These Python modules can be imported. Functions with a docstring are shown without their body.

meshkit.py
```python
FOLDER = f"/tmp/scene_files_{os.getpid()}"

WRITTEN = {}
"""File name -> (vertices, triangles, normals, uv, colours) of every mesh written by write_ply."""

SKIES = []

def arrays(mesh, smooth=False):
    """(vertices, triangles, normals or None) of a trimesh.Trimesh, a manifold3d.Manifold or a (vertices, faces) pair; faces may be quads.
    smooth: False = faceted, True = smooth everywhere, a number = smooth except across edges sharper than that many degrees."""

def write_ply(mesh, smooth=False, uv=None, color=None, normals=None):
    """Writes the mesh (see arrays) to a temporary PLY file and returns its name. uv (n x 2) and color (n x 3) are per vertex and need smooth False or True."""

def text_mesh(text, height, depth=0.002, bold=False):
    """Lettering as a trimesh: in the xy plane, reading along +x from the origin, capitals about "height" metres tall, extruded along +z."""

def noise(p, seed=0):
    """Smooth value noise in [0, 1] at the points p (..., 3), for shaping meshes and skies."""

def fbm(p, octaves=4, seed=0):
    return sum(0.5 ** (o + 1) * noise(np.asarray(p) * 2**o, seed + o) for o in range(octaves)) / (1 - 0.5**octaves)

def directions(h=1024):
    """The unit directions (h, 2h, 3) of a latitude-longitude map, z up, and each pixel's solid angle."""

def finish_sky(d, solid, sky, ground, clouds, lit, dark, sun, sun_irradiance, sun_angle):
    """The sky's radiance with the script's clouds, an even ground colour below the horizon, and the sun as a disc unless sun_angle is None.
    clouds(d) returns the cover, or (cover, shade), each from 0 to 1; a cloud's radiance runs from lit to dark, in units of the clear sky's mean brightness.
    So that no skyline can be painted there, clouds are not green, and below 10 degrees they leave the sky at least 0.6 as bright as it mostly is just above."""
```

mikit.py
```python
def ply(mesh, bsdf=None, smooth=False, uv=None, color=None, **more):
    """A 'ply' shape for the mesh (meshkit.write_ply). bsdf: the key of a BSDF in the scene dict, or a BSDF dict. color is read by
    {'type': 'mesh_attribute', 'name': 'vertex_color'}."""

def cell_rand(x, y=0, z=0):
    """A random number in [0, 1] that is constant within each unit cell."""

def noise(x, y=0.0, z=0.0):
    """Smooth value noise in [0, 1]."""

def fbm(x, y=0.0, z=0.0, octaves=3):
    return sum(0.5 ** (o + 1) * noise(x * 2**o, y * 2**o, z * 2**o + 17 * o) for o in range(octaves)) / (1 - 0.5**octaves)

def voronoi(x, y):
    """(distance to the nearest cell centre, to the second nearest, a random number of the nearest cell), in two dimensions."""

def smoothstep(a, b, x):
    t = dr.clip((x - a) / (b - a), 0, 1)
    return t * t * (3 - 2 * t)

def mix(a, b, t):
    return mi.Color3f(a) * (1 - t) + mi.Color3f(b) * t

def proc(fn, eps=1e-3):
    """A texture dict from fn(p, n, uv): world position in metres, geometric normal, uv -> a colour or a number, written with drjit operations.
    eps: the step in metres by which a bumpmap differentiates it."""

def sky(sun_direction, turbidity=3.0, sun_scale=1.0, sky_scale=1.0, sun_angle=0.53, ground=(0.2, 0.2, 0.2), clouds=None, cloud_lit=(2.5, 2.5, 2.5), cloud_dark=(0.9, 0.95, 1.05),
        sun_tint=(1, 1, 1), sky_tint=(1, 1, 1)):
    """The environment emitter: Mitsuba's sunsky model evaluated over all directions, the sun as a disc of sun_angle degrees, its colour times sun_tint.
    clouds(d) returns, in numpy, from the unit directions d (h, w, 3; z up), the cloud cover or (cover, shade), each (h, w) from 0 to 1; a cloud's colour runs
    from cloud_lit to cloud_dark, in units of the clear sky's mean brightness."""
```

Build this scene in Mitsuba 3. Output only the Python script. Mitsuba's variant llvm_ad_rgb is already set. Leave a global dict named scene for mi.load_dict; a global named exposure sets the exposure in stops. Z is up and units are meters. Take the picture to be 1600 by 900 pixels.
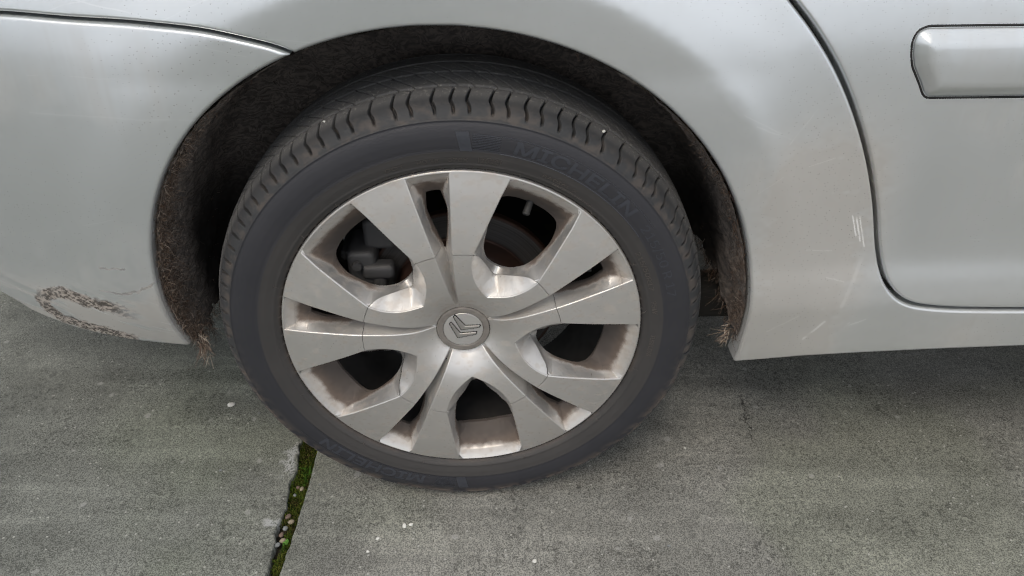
import math, random
import numpy as np, trimesh, shapely
import drjit as dr
import mitsuba as mi
import mikit, meshkit
from mikit import proc, noise, fbm, voronoi, smoothstep, mix, ply
from scipy.spatial import Delaunay, cKDTree
from scipy.interpolate import PchipInterpolator, LinearNDInterpolator
from shapely.geometry import Polygon, LineString, Point

T = mi.ScalarTransform4f
random.seed(7)
rng = np.random.default_rng(7)
scene = {'type': 'scene'}
labels = {}
H = 0.310          # height of the wheel centre above the ground; the wheel's outer plane is y = 0, its axle lies along +y

# ------------------------------------------------------------------ camera, sky, exposure
YAW, PITCH = 0.0357, 0.5904
EYE = np.array([0.0353, -0.7915, 0.6009 + H])
FWD = np.array([math.sin(YAW) * math.cos(PITCH), math.cos(YAW) * math.cos(PITCH), -math.sin(PITCH)])
scene['camera'] = {
    'type': 'perspective', 'fov': math.degrees(2 * math.atan(800 / 1190)), 'fov_axis': 'x', 'near_clip': 0.02, 'far_clip': 400.0,
    'to_world': T().look_at(origin=EYE.tolist(), target=(EYE + FWD).tolist(), up=[0, 0, 1])}
scene['sky'] = mikit.sky((-0.25, -0.62, 0.95), turbidity=3, sun_scale=0.2, sun_tint=(.92, .96, 1.05), sun_angle=24, sky_scale=1.0, ground=(0.14, 0.14, 0.135),
                         clouds=lambda d: (np.ones(d.shape[:2]), np.clip(0.25 + 0.5 * meshkit.fbm(d * 2.2 + 4.0, 4), 0, 1)),
                         cloud_lit=(2.45, 2.52, 2.66), cloud_dark=(1.55, 1.62, 1.74))
exposure = 2.55


# ------------------------------------------------------------------ helpers
def put(key, mesh, bsdf, smooth=False, **kw):
    scene[key] = ply(mesh, bsdf, smooth=smooth, **kw)


def tag(key, label=None, category=None, group=None, kind=None):
    labels[key] = {k: v for k, v in dict(label=label, category=category, group=group, kind=kind).items() if v}


def up(mesh, dz=H):
    m = mesh.copy(); m.apply_translation([0, 0, dz]); return m


def cross2(a, b):
    return a[..., 0] * b[..., 1] - a[..., 1] * b[..., 0]


def cat(ms):
    return trimesh.util.concatenate(ms)


def resample(pts, step):
    pts = np.asarray(pts, float)
    seg = np.r_[0, np.cumsum(np.linalg.norm(np.diff(pts, axis=0), axis=1))]
    n = max(2, int(math.ceil(seg[-1] / step)) + 1)
    t = np.linspace(0, seg[-1], n)
    return np.stack([np.interp(t, seg, pts[:, k]) for k in range(pts.shape[1])], 1)


def curve(pts, step=0.002):
    """A smooth curve through the points."""
    pts = np.asarray(pts, float)
    t = np.r_[0, np.cumsum(np.linalg.norm(np.diff(pts, axis=0), axis=1))]
    f = PchipInterpolator(t, pts)
    return f(np.linspace(0, t[-1], max(3, int(t[-1] / step))))


def tube(path, radius, sides=8):
    path = np.asarray(path, float)
    rad = np.broadcast_to(radius, len(path))
    d = np.gradient(path, axis=0); d /= np.linalg.norm(d, axis=1, keepdims=True) + 1e-12
    a = np.cross(d, [0.13, 0.31, 0.94]); a /= np.linalg.norm(a, axis=1, keepdims=True) + 1e-12
    b = np.cross(d, a)
    ang = np.arange(sides) / sides * 2 * np.pi
    v = path[:, None] + rad[:, None, None] * (np.cos(ang)[None, :, None] * a[:, None] + np.sin(ang)[None, :, None] * b[:, None])
    n = len(path); i = np.arange(n - 1)[:, None] * sides; j = np.arange(sides)[None]
    q = np.stack([i + j, i + (j + 1) % sides, i + sides + (j + 1) % sides, i + sides + j], -1).reshape(-1, 4)
    v = np.vstack([v.reshape(-1, 3), path[:1], path[-1:]])
    f = np.vstack([q[:, [0, 1, 2]], q[:, [0, 2, 3]]])
    c = [[n * sides, (k + 1) % sides, k] for k in range(sides)] + [[n * sides + 1, (n - 1) * sides + k, (n - 1) * sides + (k + 1) % sides] for k in range(sides)]
    return trimesh.Trimesh(v, np.vstack([f, c]), process=False)


def lathe(profile, n=160, closed=True):
    """Revolves (r, y) about the wheel's axle."""
    p = np.asarray(profile, float)
    a = np.arange(n) / n * 2 * np.pi
    v = np.stack([p[None, :, 0] * np.cos(a)[:, None], np.broadcast_to(p[None, :, 1], (n, len(p))), p[None, :, 0] * np.sin(a)[:, None]], -1).reshape(-1, 3)
    m = len(p); i = np.arange(n)[:, None]; j = np.arange(m - 1)[None]
    q = np.stack([i * m + j, i * m + j + 1, ((i + 1) % n) * m + j + 1, ((i + 1) % n) * m + j], -1).reshape(-1, 4)
    return trimesh.Trimesh(v, np.vstack([q[:, [0, 1, 2]], q[:, [0, 2, 3]]]), process=False)


def rounded_box(lo, hi, r=0.004):
    import manifold3d as m3
    lo, hi = np.asarray(lo, float), np.asarray(hi, float)
    s = m3.Manifold.sphere(r, 12)
    pts = [s.translate([x, y, z]) for x in (lo[0] + r, hi[0] - r) for y in (lo[1] + r, hi[1] - r) for z in (lo[2] + r, hi[2] - r)]
    m = m3.Manifold.batch_hull(pts).to_mesh()
    return trimesh.Trimesh(m.vert_properties[:, :3], m.tri_verts, process=False)


def pebble(c, r, seed, squash=0.6):
    s = trimesh.creation.icosphere(subdivisions=1, radius=1.0)
    v = s.vertices * (0.72 + 0.56 * meshkit.noise(s.vertices * 1.3 + seed * 7.7)[:, None])
    g = np.random.default_rng(seed)
    v = v * [r * g.uniform(.8, 1.3), r * g.uniform(.7, 1.1), r * squash]
    a = g.uniform(0, 6.28)
    v = v @ np.array([[math.cos(a), math.sin(a), 0], [-math.sin(a), math.cos(a), 0], [0, 0, 1]])
    return trimesh.Trimesh(v + np.asarray(c), s.faces, process=False)


# ------------------------------------------------------------------ materials
def dust_noise(p, s):
    return fbm(p.x * s, p.y * s, p.z * s, 4)


SCRATCH = [  # white scrapes and dark scuffs on the rear door jamb, sill and wing: x0, z0, x1, z1 (wheel frame), half-width, strength
    (.468, .169, .479, .141, .0011, 1), (.472, .170, .486, .134, .0013, 1), (.477, .168, .493, .126, .0010, .8), (.442, -.006, .463, .022, .0022, .75),
    (.492, .011, .517, .023, .0016, .7), (.493, .012, .497, .018, .0012, .7), (.418, .128, .452, .123, .0008, .5), (.372, .262, .398, .300, .0009, .45),
    (.33, .285, .372, .268, .0010, .45), (.31, .30, .36, .275, .0009, .4), (.452, .088, .476, .080, .0009, .5), (.480, .045, .494, .110, .0035, .28),
    (-.40, .425, -.285, .398, .0010, .7), (-.44, .398, -.36, .418, .0008, .5), (-.285, .400, -.18, .445, .0007, .35), (-.45, .305, -.26, .300, .0011, .30),
    (-.44, .345, -.34, .343, .0008, .3), (.60, .13, .64, .131, .0006, .4), (-.20, .386, -.14, .380, .0008, .4), (-.245, .375, -.205, .366, .0008, .4),
    (.40, .235, .43, .243, .0007, .5), (.345, .205, .37, .225, .0006, .4), (-.48, .16, -.39, .185, .0008, .4), (.39, .01, .425, .035, .0012, .35)]
SCUFF = np.array([(-.425, .005), (-.446, .011), (-.480, .018), (-.510, .028), (-.523, .042), (-.525, .058), (-.513, .070), (-.487, .076), (-.464, .066), (-.448, .064), (-.432, .061), (-.416, .054), (-.395, .045)])
CRACKS = [(-.435, .088, -.410, .083), (-.410, .083, -.388, .087), (-.388, .087, -.366, .098), (-.425, .12, -.395, .118)]


def seg(x, z, s):
    ax, az, bx, bz = map(float, s[:4])
    dx, dz = bx - ax, bz - az
    t = dr.clip(((x - ax) * dx + (z - az) * dz) / (dx * dx + dz * dz), 0, 1)
    return dr.sqrt(dr.square(x - ax - t * dx) + dr.square(z - az - t * dz))


def paint_marks(p):
    """(dirt, bright scratch, dark scuff, fine speck) on the bodywork, fixed to it."""
    x, z = p.x, p.z - H
    n1 = fbm(x * 9, p.y * 9, z * 9, 4)
    n2 = fbm(x * 55, p.y * 20, z * 70, 3)
    # road grime thrown behind and in front of the wheel, and along the bottom of everything
    wing = smoothstep(.075, .0, dr.sqrt(dr.square((x - .425) * .85) + dr.square((z - .17) * .42)) - .03) * smoothstep(.36, .20, z)
    low = smoothstep(.13, -.03, z) * smoothstep(-.1, .35, x)
    rear = smoothstep(.12, .02, z) * smoothstep(.1, -.3, x)
    smear = smoothstep(.030, .004, seg(x, z, (-.47, .046, -.345, .006)) + (n1 - .5) * .02) * smoothstep(.30, .60, fbm((x * .93 - z * .36) * 16, (z * .93 + x * .36) * 150, 7, 3))
    dirt = dr.clip(smear * 1.1 + wing * (0.60 + 1.2 * n2) + low * (n1 * 1.3 - .15) + .30 * smoothstep(.45, .75, n1) * smoothstep(.25, .7, fbm(x * 70, z * 9, 11, 3)) + rear * (0.10 + 1.5 * smoothstep(.35, .62, fbm((x * .92 - z * .40) * 14, (z * .92 + x * .40) * 110, 3, 3))) + 0.10 * n1, 0, 1)
    line = mi.Float(0)
    wob = (n2 - .5) * .0035
    for s in SCRATCH:
        line = dr.maximum(line, s[5] * smoothstep(s[4], s[4] * .4, dr.abs(seg(x, z + wob, s))) * smoothstep(.36, .56, n2 + .1) * (.45 if s[5] < .8 else .75))
    sc = mi.Float(1)
    for a, b in zip(SCUFF[:-1], SCUFF[1:]):
        sc = dr.minimum(sc, seg(x, z, (*a, *b)))
    edge = fbm(x * 160, z * 160, 0, 3)
    fade = smoothstep(-.385, -.44, x)
    scuff = smoothstep(.0125, .0065, sc + (edge - .5) * .009) * smoothstep(-.385, -.43, x) * dr.clip(.70 + .9 * fbm(x * 40, z * 40, 2, 2), 0, 1)
    for s in CRACKS:
        scuff = dr.maximum(scuff, .7 * smoothstep(.0022, .0005, seg(x, z + (edge - .5) * .006, s)))
    f1, f2, cr = voronoi(x * 170 + 5 * n1, z * 260)
    busy = smoothstep(.42, .62, fbm(x * 7 + 3, p.y * 7, z * 7, 2)) * .4 + wing * .7 + smoothstep(.10, .02, dr.sqrt(dr.square(x + .26) + dr.square(z - .33)) - .03) * .8 + rear * .3
    speck = smoothstep(.16, .06, f1) * smoothstep(.80, .86, cr + .12 * busy) * dr.clip(busy + .12, 0, 1)
    return dirt, line, scuff, speck


def paint_color(p, n, uv):
    dirt, line, scuff, speck = paint_marks(p)
    n3 = fbm(p.x * 4, p.y * 4, p.z * 4, 3)
    c = mix((.575, .605, .615), (.64, .665, .675), n3)
    c = mix(c, (.32, .295, .26), dirt * .66)
    c = mix(c, (.86, .87, .87), line * .55)
    c = mix(c, (.10, .09, .08), speck * .5)
    g = fbm(p.x * 330, p.y * 200, p.z * 330, 3)
    return mix(c, mix((.06, .052, .046), (.33, .295, .265), smoothstep(.38, .66, g)), scuff)


def paint_metal(p, n, uv):
    dirt, line, scuff, speck = paint_marks(p)
    return dr.clip(.80 - .50 * dirt - .5 * line - .6 * scuff - .4 * speck, 0, 1)


def paint_rough(p, n, uv):
    x, z = p.x, p.z
    n2 = fbm(x * 25, p.y * 25, z * 25, 3)
    return .27 + .08 * n2


scene['silver_paint'] = {'type': 'twosided', 'bsdf': {'type': 'principled', 'base_color': proc(paint_color), 'metallic': proc(paint_metal), 'roughness': proc(paint_rough),
                                                      'specular': .5, 'clearcoat': .8, 'clearcoat_gloss': .92}}
scene['seal_black'] = {'type': 'twosided', 'bsdf': {'type': 'principled', 'base_color': {'type': 'rgb', 'value': (.005, .005, .005)}, 'roughness': .6}}
scene['underbody_black'] = {'type': 'twosided', 'bsdf': {'type': 'principled', 'base_color': {'type': 'rgb', 'value': (.02, .02, .019)}, 'roughness': .9, 'specular': .1}}
scene['window_glass'] = {'type': 'twosided', 'bsdf': {'type': 'principled', 'base_color': {'type': 'rgb', 'value': (.01, .011, .012)}, 'roughness': .03, 'specular': .6}}


def felt_color(p, n, uv):
    x, z = p.x, p.z - H
    b = fbm(x * 30, p.y * 30, z * 30, 3)
    w1, w2 = fbm(x * 55, p.y * 55, z * 55, 2), fbm(x * 55 + 9, p.y * 55, z * 55, 2)
    a = fbm(x * 190 + 9 * w1, p.y * 70 + 7 * w2, z * 330 + 9 * w2, 3)
    c = mix((.075, .067, .062), (.165, .143, .128), smoothstep(.30, .75, a)) * (.65 + .7 * b)
    edge = smoothstep(.075, .02, p.y + .012) * smoothstep(.26, .0, z)
    c = mix(c, mix((.06, .042, .032), (.16, .125, .10), smoothstep(.35, .7, a)), edge * smoothstep(.30, .55, b) * .9)
    return mix(c, (.02, .018, .017), smoothstep(.07, .12, p.y) * smoothstep(.20, .08, z))  # deep lower felt darkened in colour, painted shade inside the arch


def felt_bump(p, n, uv):
    return fbm(p.x * 330, p.y * 200, p.z * 330, 3)


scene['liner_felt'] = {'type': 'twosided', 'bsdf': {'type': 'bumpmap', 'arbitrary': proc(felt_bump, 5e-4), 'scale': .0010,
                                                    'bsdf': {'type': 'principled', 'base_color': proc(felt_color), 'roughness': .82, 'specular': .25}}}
scene['fibre'] = {'type': 'twosided', 'bsdf': {'type': 'diffuse', 'reflectance': {'type': 'mesh_attribute', 'name': 'vertex_color'}}}


def rubber_color(p, n, uv):
    x, z = p.x, p.z - H
    r = dr.sqrt(x * x + z * z)
    a = fbm(x * 22, p.y * 22, z * 22, 4)
    f = fbm(x * 420, p.y * 420, z * 420, 2)
    s = fbm(x * 90, p.y * 90, z * 90, 3)
    smooth_band = smoothstep(.2575, .2600, r) * smoothstep(.2955, .2925, r)
    c = mix((.033, .032, .032), (.046, .043, .042), a)                         # bead area, brownish film of dust
    c = mix(c, mix((.021, .022, .027), (.029, .029, .034), a), smooth_band)       # side band
    tread = smoothstep(.2925, .2945, r)
    c = mix(c, mix((.028, .030, .033), (.042, .043, .045), a), tread)
    c = mix(c, mix((.055, .056, .058), (.095, .094, .093), a), smoothstep(.3095, .3145, r))   # worn, dusty running surface, its grey lightened to offset the shade of the arch
    brown = tread * smoothstep(.314, .298, r) * smoothstep(.40, .72, s) * .65
    low = smoothstep(.05, -.25, z) * smoothstep(.278, .296, r)
    c = mix(c, (.095, .078, .066), dr.clip(brown * .8 + low * smoothstep(.35, .65, s) * .8, 0, 1))
    grit = tread * smoothstep(.60, .78, f) * smoothstep(.310, .317, r)
    c = mix(c, (.17, .165, .15), grit * .6)
    rim = smoothstep(.2385, .2335, r) * smoothstep(.35, .6, a)
    return mix(c, (.075, .060, .050), rim * .5)


def rubber_rough(p, n, uv):
    x, z = p.x, p.z - H
    r = dr.sqrt(x * x + z * z)
    return .56 + .16 * smoothstep(.292, .296, r) + .08 * smoothstep(.2600, .2575, r)


def rubber_bump(p, n, uv):
    return fbm(p.x * 700, p.y * 700, p.z * 700, 2)


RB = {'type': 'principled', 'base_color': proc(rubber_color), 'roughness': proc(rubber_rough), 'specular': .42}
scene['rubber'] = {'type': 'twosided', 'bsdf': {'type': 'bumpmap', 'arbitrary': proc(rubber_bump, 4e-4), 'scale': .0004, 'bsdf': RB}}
scene['rubber_lettering'] = {'type': 'twosided', 'bsdf': {'type': 'principled', 'base_color': {'type': 'rgb', 'value': (.034, .037, .046)}, 'roughness': .5, 'specular': .45}}
scene['rubber_small_print'] = {'type': 'twosided', 'bsdf': {'type': 'principled', 'base_color': {'type': 'rgb', 'value': (.062, .055, .050)}, 'roughness': .6}}


def cover_dust(p):
    x, z = p.x, p.z - H
    a = fbm(x * 26, p.y * 26, z * 26, 4)
    b = fbm(x * 120, p.y * 120, z * 120, 3)
    r = dr.sqrt(x * x + z * z)
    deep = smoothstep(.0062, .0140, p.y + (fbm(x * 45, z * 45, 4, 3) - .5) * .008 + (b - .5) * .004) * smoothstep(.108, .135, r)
    return a, b, deep


def cover_color(p, n, uv):
    a, b, deep = cover_dust(p)
    c = mix((.535, .525, .508), (.590, .580, .563), a)
    c = mix(c, (.42, .36, .30), smoothstep(.50, .72, b) * .35 + smoothstep(.45, .7, a) * .12)
    f1, f2, cr = voronoi(p.x * 210, (p.z) * 210)
    c = mix(c, (.25, .22, .19), smoothstep(.16, .05, f1) * smoothstep(.955, .97, cr) * .7)
    film = smoothstep(.0005, .006, p.y) * smoothstep(.200, .214, dr.sqrt(p.x * p.x + (p.z - H) * (p.z - H)))
    c = mix(c, (.36, .315, .27), film * (.25 + .5 * b))
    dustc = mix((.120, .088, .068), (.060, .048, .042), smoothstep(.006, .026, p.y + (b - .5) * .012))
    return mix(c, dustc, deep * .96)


def cover_metal(p, n, uv):
    a, b, deep = cover_dust(p)
    film = smoothstep(.0005, .006, p.y) * smoothstep(.200, .214, dr.sqrt(p.x * p.x + (p.z - H) * (p.z - H)))
    return dr.clip(.74 - .74 * deep - .15 * smoothstep(.5, .72, b) - .35 * film, 0, 1)


def cover_rough(p, n, uv):
    a, b, deep = cover_dust(p)
    return dr.clip(.37 + .06 * b + .34 * deep, .1, 1)


scene['cover_paint'] = {'type': 'twosided', 'bsdf': {'type': 'principled', 'base_color': proc(cover_color), 'metallic': proc(cover_metal), 'roughness': proc(cover_rough),
                                                     'specular': .4, 'clearcoat': proc(lambda p, n, uv: .25 - .22 * cover_dust(p)[2]), 'clearcoat_gloss': .8}}


def ring_color(p, n, uv):
    b = fbm(p.x * 150, p.y * 150, p.z * 150, 3)
    return mix((.15, .138, .126), (.25, .232, .213), b)


scene['emblem_ring_grey'] = {'type': 'twosided', 'bsdf': {'type': 'principled', 'base_color': proc(ring_color), 'metallic': .3, 'roughness': .5}}
scene['emblem_silver'] = {'type': 'twosided', 'bsdf': {'type': 'principled', 'base_color': {'type': 'rgb', 'value': (.50, .495, .48)}, 'metallic': .6, 'roughness': .42}}
scene['chevron_silver'] = {'type': 'twosided', 'bsdf': {'type': 'principled', 'base_color': {'type': 'rgb', 'value': (.40, .39, .37)}, 'metallic': .7, 'roughness': .38}}


def dark_metal_color(p, n, uv):
    b = fbm(p.x * 60, p.y * 60, p.z * 60, 3)
    return mix((.016, .016, .017), (.035, .033, .032), b)


def disc_color(p, n, uv):
    x, z = p.x, p.z - H
    r = dr.sqrt(x * x + z * z)
    b = fbm(x * 80, p.y * 80, z * 80, 3)
    ringn = noise(r * 900, 3)
    swept = smoothstep(.096, .099, r) * smoothstep(.131, .128, r)
    return mix(mix((.035, .019, .015), (.065, .034, .024), b), mix((.045, .043, .042), (.08, .076, .074), ringn), swept)


scene['dark_metal'] = {'type': 'twosided', 'bsdf': {'type': 'principled', 'base_color': proc(dark_metal_color), 'metallic': .3, 'roughness': .6}}
scene['disc_metal'] = {'type': 'twosided', 'bsdf': {'type': 'principled', 'base_color': proc(disc_color), 'metallic': .4, 'roughness': .5}}
scene['caliper_metal'] = {'type': 'twosided', 'bsdf': {'type': 'principled', 'base_color': {'type': 'rgb', 'value': (.06, .06, .062)}, 'metallic': .2, 'roughness': .6}}
scene['valve_rubber'] = {'type': 'twosided', 'bsdf': {'type': 'principled', 'base_color': {'type': 'rgb', 'value': (.03, .03, .03)}, 'roughness': .6}}


def ground_color(p, n, uv):
    x, y = p.x, p.y
    g = fbm((x * .8 + y * .6) * 800, (y * .8 - x * .6) * 800, 0, 3)
    m = fbm(x * 90, y * 90, 3, 3)
    l = fbm(x * 5, y * 5, 1, 4)
    st = fbm(x * 1.3 + 9, y * 26 + x * 1.5, 2, 3)                     # long sweeping streaks left by the float
    c = mix((.106, .107, .097), (.262, .260, .238), smoothstep(.24, .76, g))
    c = mix(c, c * .80, smoothstep(.45, .7, m) * .5)
    c = c * (0.78 + .50 * l)
    c = mix(c, c * 1.30, smoothstep(.55, .75, st) * .45)
    st2 = fbm(x * 2.2 + 3, y * 75 + x * 4.5, 6, 3)
    c = mix(c, c * 1.28, smoothstep(.60, .74, st2) * smoothstep(.4, .6, l) * .5)
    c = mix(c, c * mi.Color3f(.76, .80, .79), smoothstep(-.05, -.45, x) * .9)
    pit = smoothstep(.62, .72, fbm(x * 230 + 5, y * 230, 9, 2)) * smoothstep(.4, .6, fbm(x * 17, y * 17, 12, 2))
    c = mix(c, c * .45, pit * .6)
    c = mix(c, c * 1.22, smoothstep(.52, .70, fbm(x * 3.7 + 11, y * 5.5 + 2, 14, 4)) * .7)
    blot = smoothstep(.55, .66, fbm(x * 11 + 3, y * 14, 8, 4))
    c = mix(c, c * .80, blot * .6)
    c = mix(c, c * .80, smoothstep(.45, .25, st) * .4)
    alg = smoothstep(.54, .74, fbm(x * 3.1 + 2.3, y * 3.1 + 7.1, 5, 3))
    c = mix(c, c * mi.Color3f(.88, .94, .80), alg * .5)
    f1, f2, cr = voronoi(x * 85, y * 85)
    c = mix(c, (.40, .40, .38), smoothstep(.17, .09, f1) * smoothstep(.90, .95, cr) * .7)
    f3, f4, cr2 = voronoi(x * 30 + 4, y * 30)
    c = mix(c, (.34, .34, .33), smoothstep(.16, .08, f3 + (m - .5) * .35) * smoothstep(.93, .96, cr2) * .5)
    # pale worn arris beside the joint
    pale = smoothstep(.40, .62, g * .6 + m * .5) * smoothstep(.016, .003, dr.abs(x + .289 + (m - .5) * .03)) * (smoothstep(.04, .06, y) * smoothstep(.125, .105, y) + .8 * smoothstep(.010, .004, dr.abs(y + .040)))
    c = mix(c, (.42, .43, .43), dr.clip(pale, 0, 1) * .85)
    # a hairline crack in front of the sill
    ck = smoothstep(.0016, .0004, dr.abs(x - .472 - .10 * (y - .15) - (m - .5) * .02)) * smoothstep(.085, .105, y) * smoothstep(.23, .19, y)
    return mix(c, (.02, .02, .018), ck * .8)


def ground_bump(p, n, uv):
    return fbm(p.x * 330, p.y * 330, 0, 3) + .6 * fbm(p.x * 60, p.y * 60, 4, 2)


scene['concrete'] = {'type': 'twosided', 'bsdf': {'type': 'bumpmap', 'arbitrary': proc(ground_bump, 4e-4), 'scale': .0014,
                                                  'bsdf': {'type': 'principled', 'base_color': proc(ground_color), 'roughness': .85, 'specular': .25}}}
scene['joint_soil'] = {'type': 'twosided', 'bsdf': {'type': 'diffuse', 'reflectance': proc(lambda p, n, uv: mix((.012, .012, .008), (.05, .045, .033), fbm(p.x * 300, p.y * 300, 0, 3)))}}
scene['moss_green'] = {'type': 'twosided', 'bsdf': {'type': 'diffuse', 'reflectance': {'type': 'mesh_attribute', 'name': 'vertex_color'}}}
for nm, c in (('stone_white', (.55, .55, .52)), ('stone_tan', (.25, .21, .15)), ('stone_grey', (.17, .18, .18)), ('stone_red', (.13, .09, .07))):
    scene[nm] = {'type': 'twosided', 'bsdf': {'type': 'principled', 'base_color': {'type': 'rgb', 'value': c}, 'roughness': .75}}

# ------------------------------------------------------------------ the ground: two concrete slabs and the joint between them
JL = np.array([(-.2811, .1138), (-.2775, .078), (-.2763, .0528), (-.2825, .0400), (-.2841, .0374), (-.2800, .026), (-.2786, .0154), (-.2790, 0), (-.277, -.0154), (-.2812, -.0354), (-.2815, -.0527), (-.2802, -.0741), (-.2798, -.0958), (-.2792, -.126)])
JR = np.array([(-.2506, .0887), (-.2517, .0388), (-.2534, -.0041), (-.255, -.0422), (-.2567, -.0638), (-.2595, -.0986), (-.2615, -.1267)])


def slab(edge, far_x):
    """A slab whose one side is the joint's edge (listed from the far end to the near end)."""
    e = np.vstack([[(edge[0, 0] + .004, 30)], [(edge[0, 0] + .002, .6)], edge, [(edge[-1, 0] - .004, -.8)], [(edge[-1, 0] - .006, -30)]])
    fine = resample(e[1:-1], .004)
    jit = (meshkit.fbm(np.c_[fine * 120, np.zeros(len(fine))], 3) - .5) * (.009 if far_x < 0 else .003)
    fine[:, 0] += jit
    e = np.vstack([e[:1], fine, e[-1:]])
    s = np.sign(far_x)
    n = len(e)
    top = np.c_[e[:, 0] + s * .0022, e[:, 1], np.zeros(n)]
    mid = np.c_[e[:, 0] + s * .0006, e[:, 1], np.full(n, -.0012)]
    rim = np.c_[e[:, 0], e[:, 1], np.full(n, -.004)]
    bot = np.c_[e[:, 0], e[:, 1], np.full(n, -.12)]
    inner = np.c_[np.full(n, e[:, 0].mean() + s * .06), e[:, 1], np.zeros(n)]
    far = np.c_[np.full(n, far_x), e[:, 1], np.zeros(n)]
    v = np.vstack([far, inner, top, mid, rim, bot])
    q = np.concatenate([np.stack([k * n + np.arange(n - 1), k * n + np.arange(1, n), (k + 1) * n + np.arange(1, n), (k + 1) * n + np.arange(n - 1)], 1) for k in range(5)])
    if s > 0:
        q = q[:, ::-1]
    return trimesh.Trimesh(v, np.vstack([q[:, [0, 1, 2]], q[:, [0, 2, 3]]]), process=False)


put('ground', trimesh.Trimesh([[-60, -60, -.016], [60, -60, -.016], [60, 60, -.016], [-60, 60, -.016]], [[0, 1, 2], [0, 2, 3]]), 'joint_soil')
tag('ground', 'grey concrete paving under the car with a mossy joint', kind='structure')
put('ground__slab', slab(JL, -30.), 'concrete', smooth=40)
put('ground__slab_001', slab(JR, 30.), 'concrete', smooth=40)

# ------------------------------------------------------------------ bodywork: one surface y = Y(x, z), the panels cut from it
BZ = PchipInterpolator([-.3, -.10, -.06, -.02, .02, .04, .07, .11, .15, .22, .30, .36, .40, .44, .48, .60, .75, .80],
                       [.10, .006, -.010, -.016, -.017, -.017, -.013, -.005, -.003, -.002, .0005, .0045, .0100, .0185, .0300, .078, .145, .167])
XC, ZC, RA = -.0122, .0220, .3756


def sm(a, b, x):
    t = np.clip((x - a) / (b - a), 0, 1)
    return t * t * (3 - 2 * t)


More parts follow.
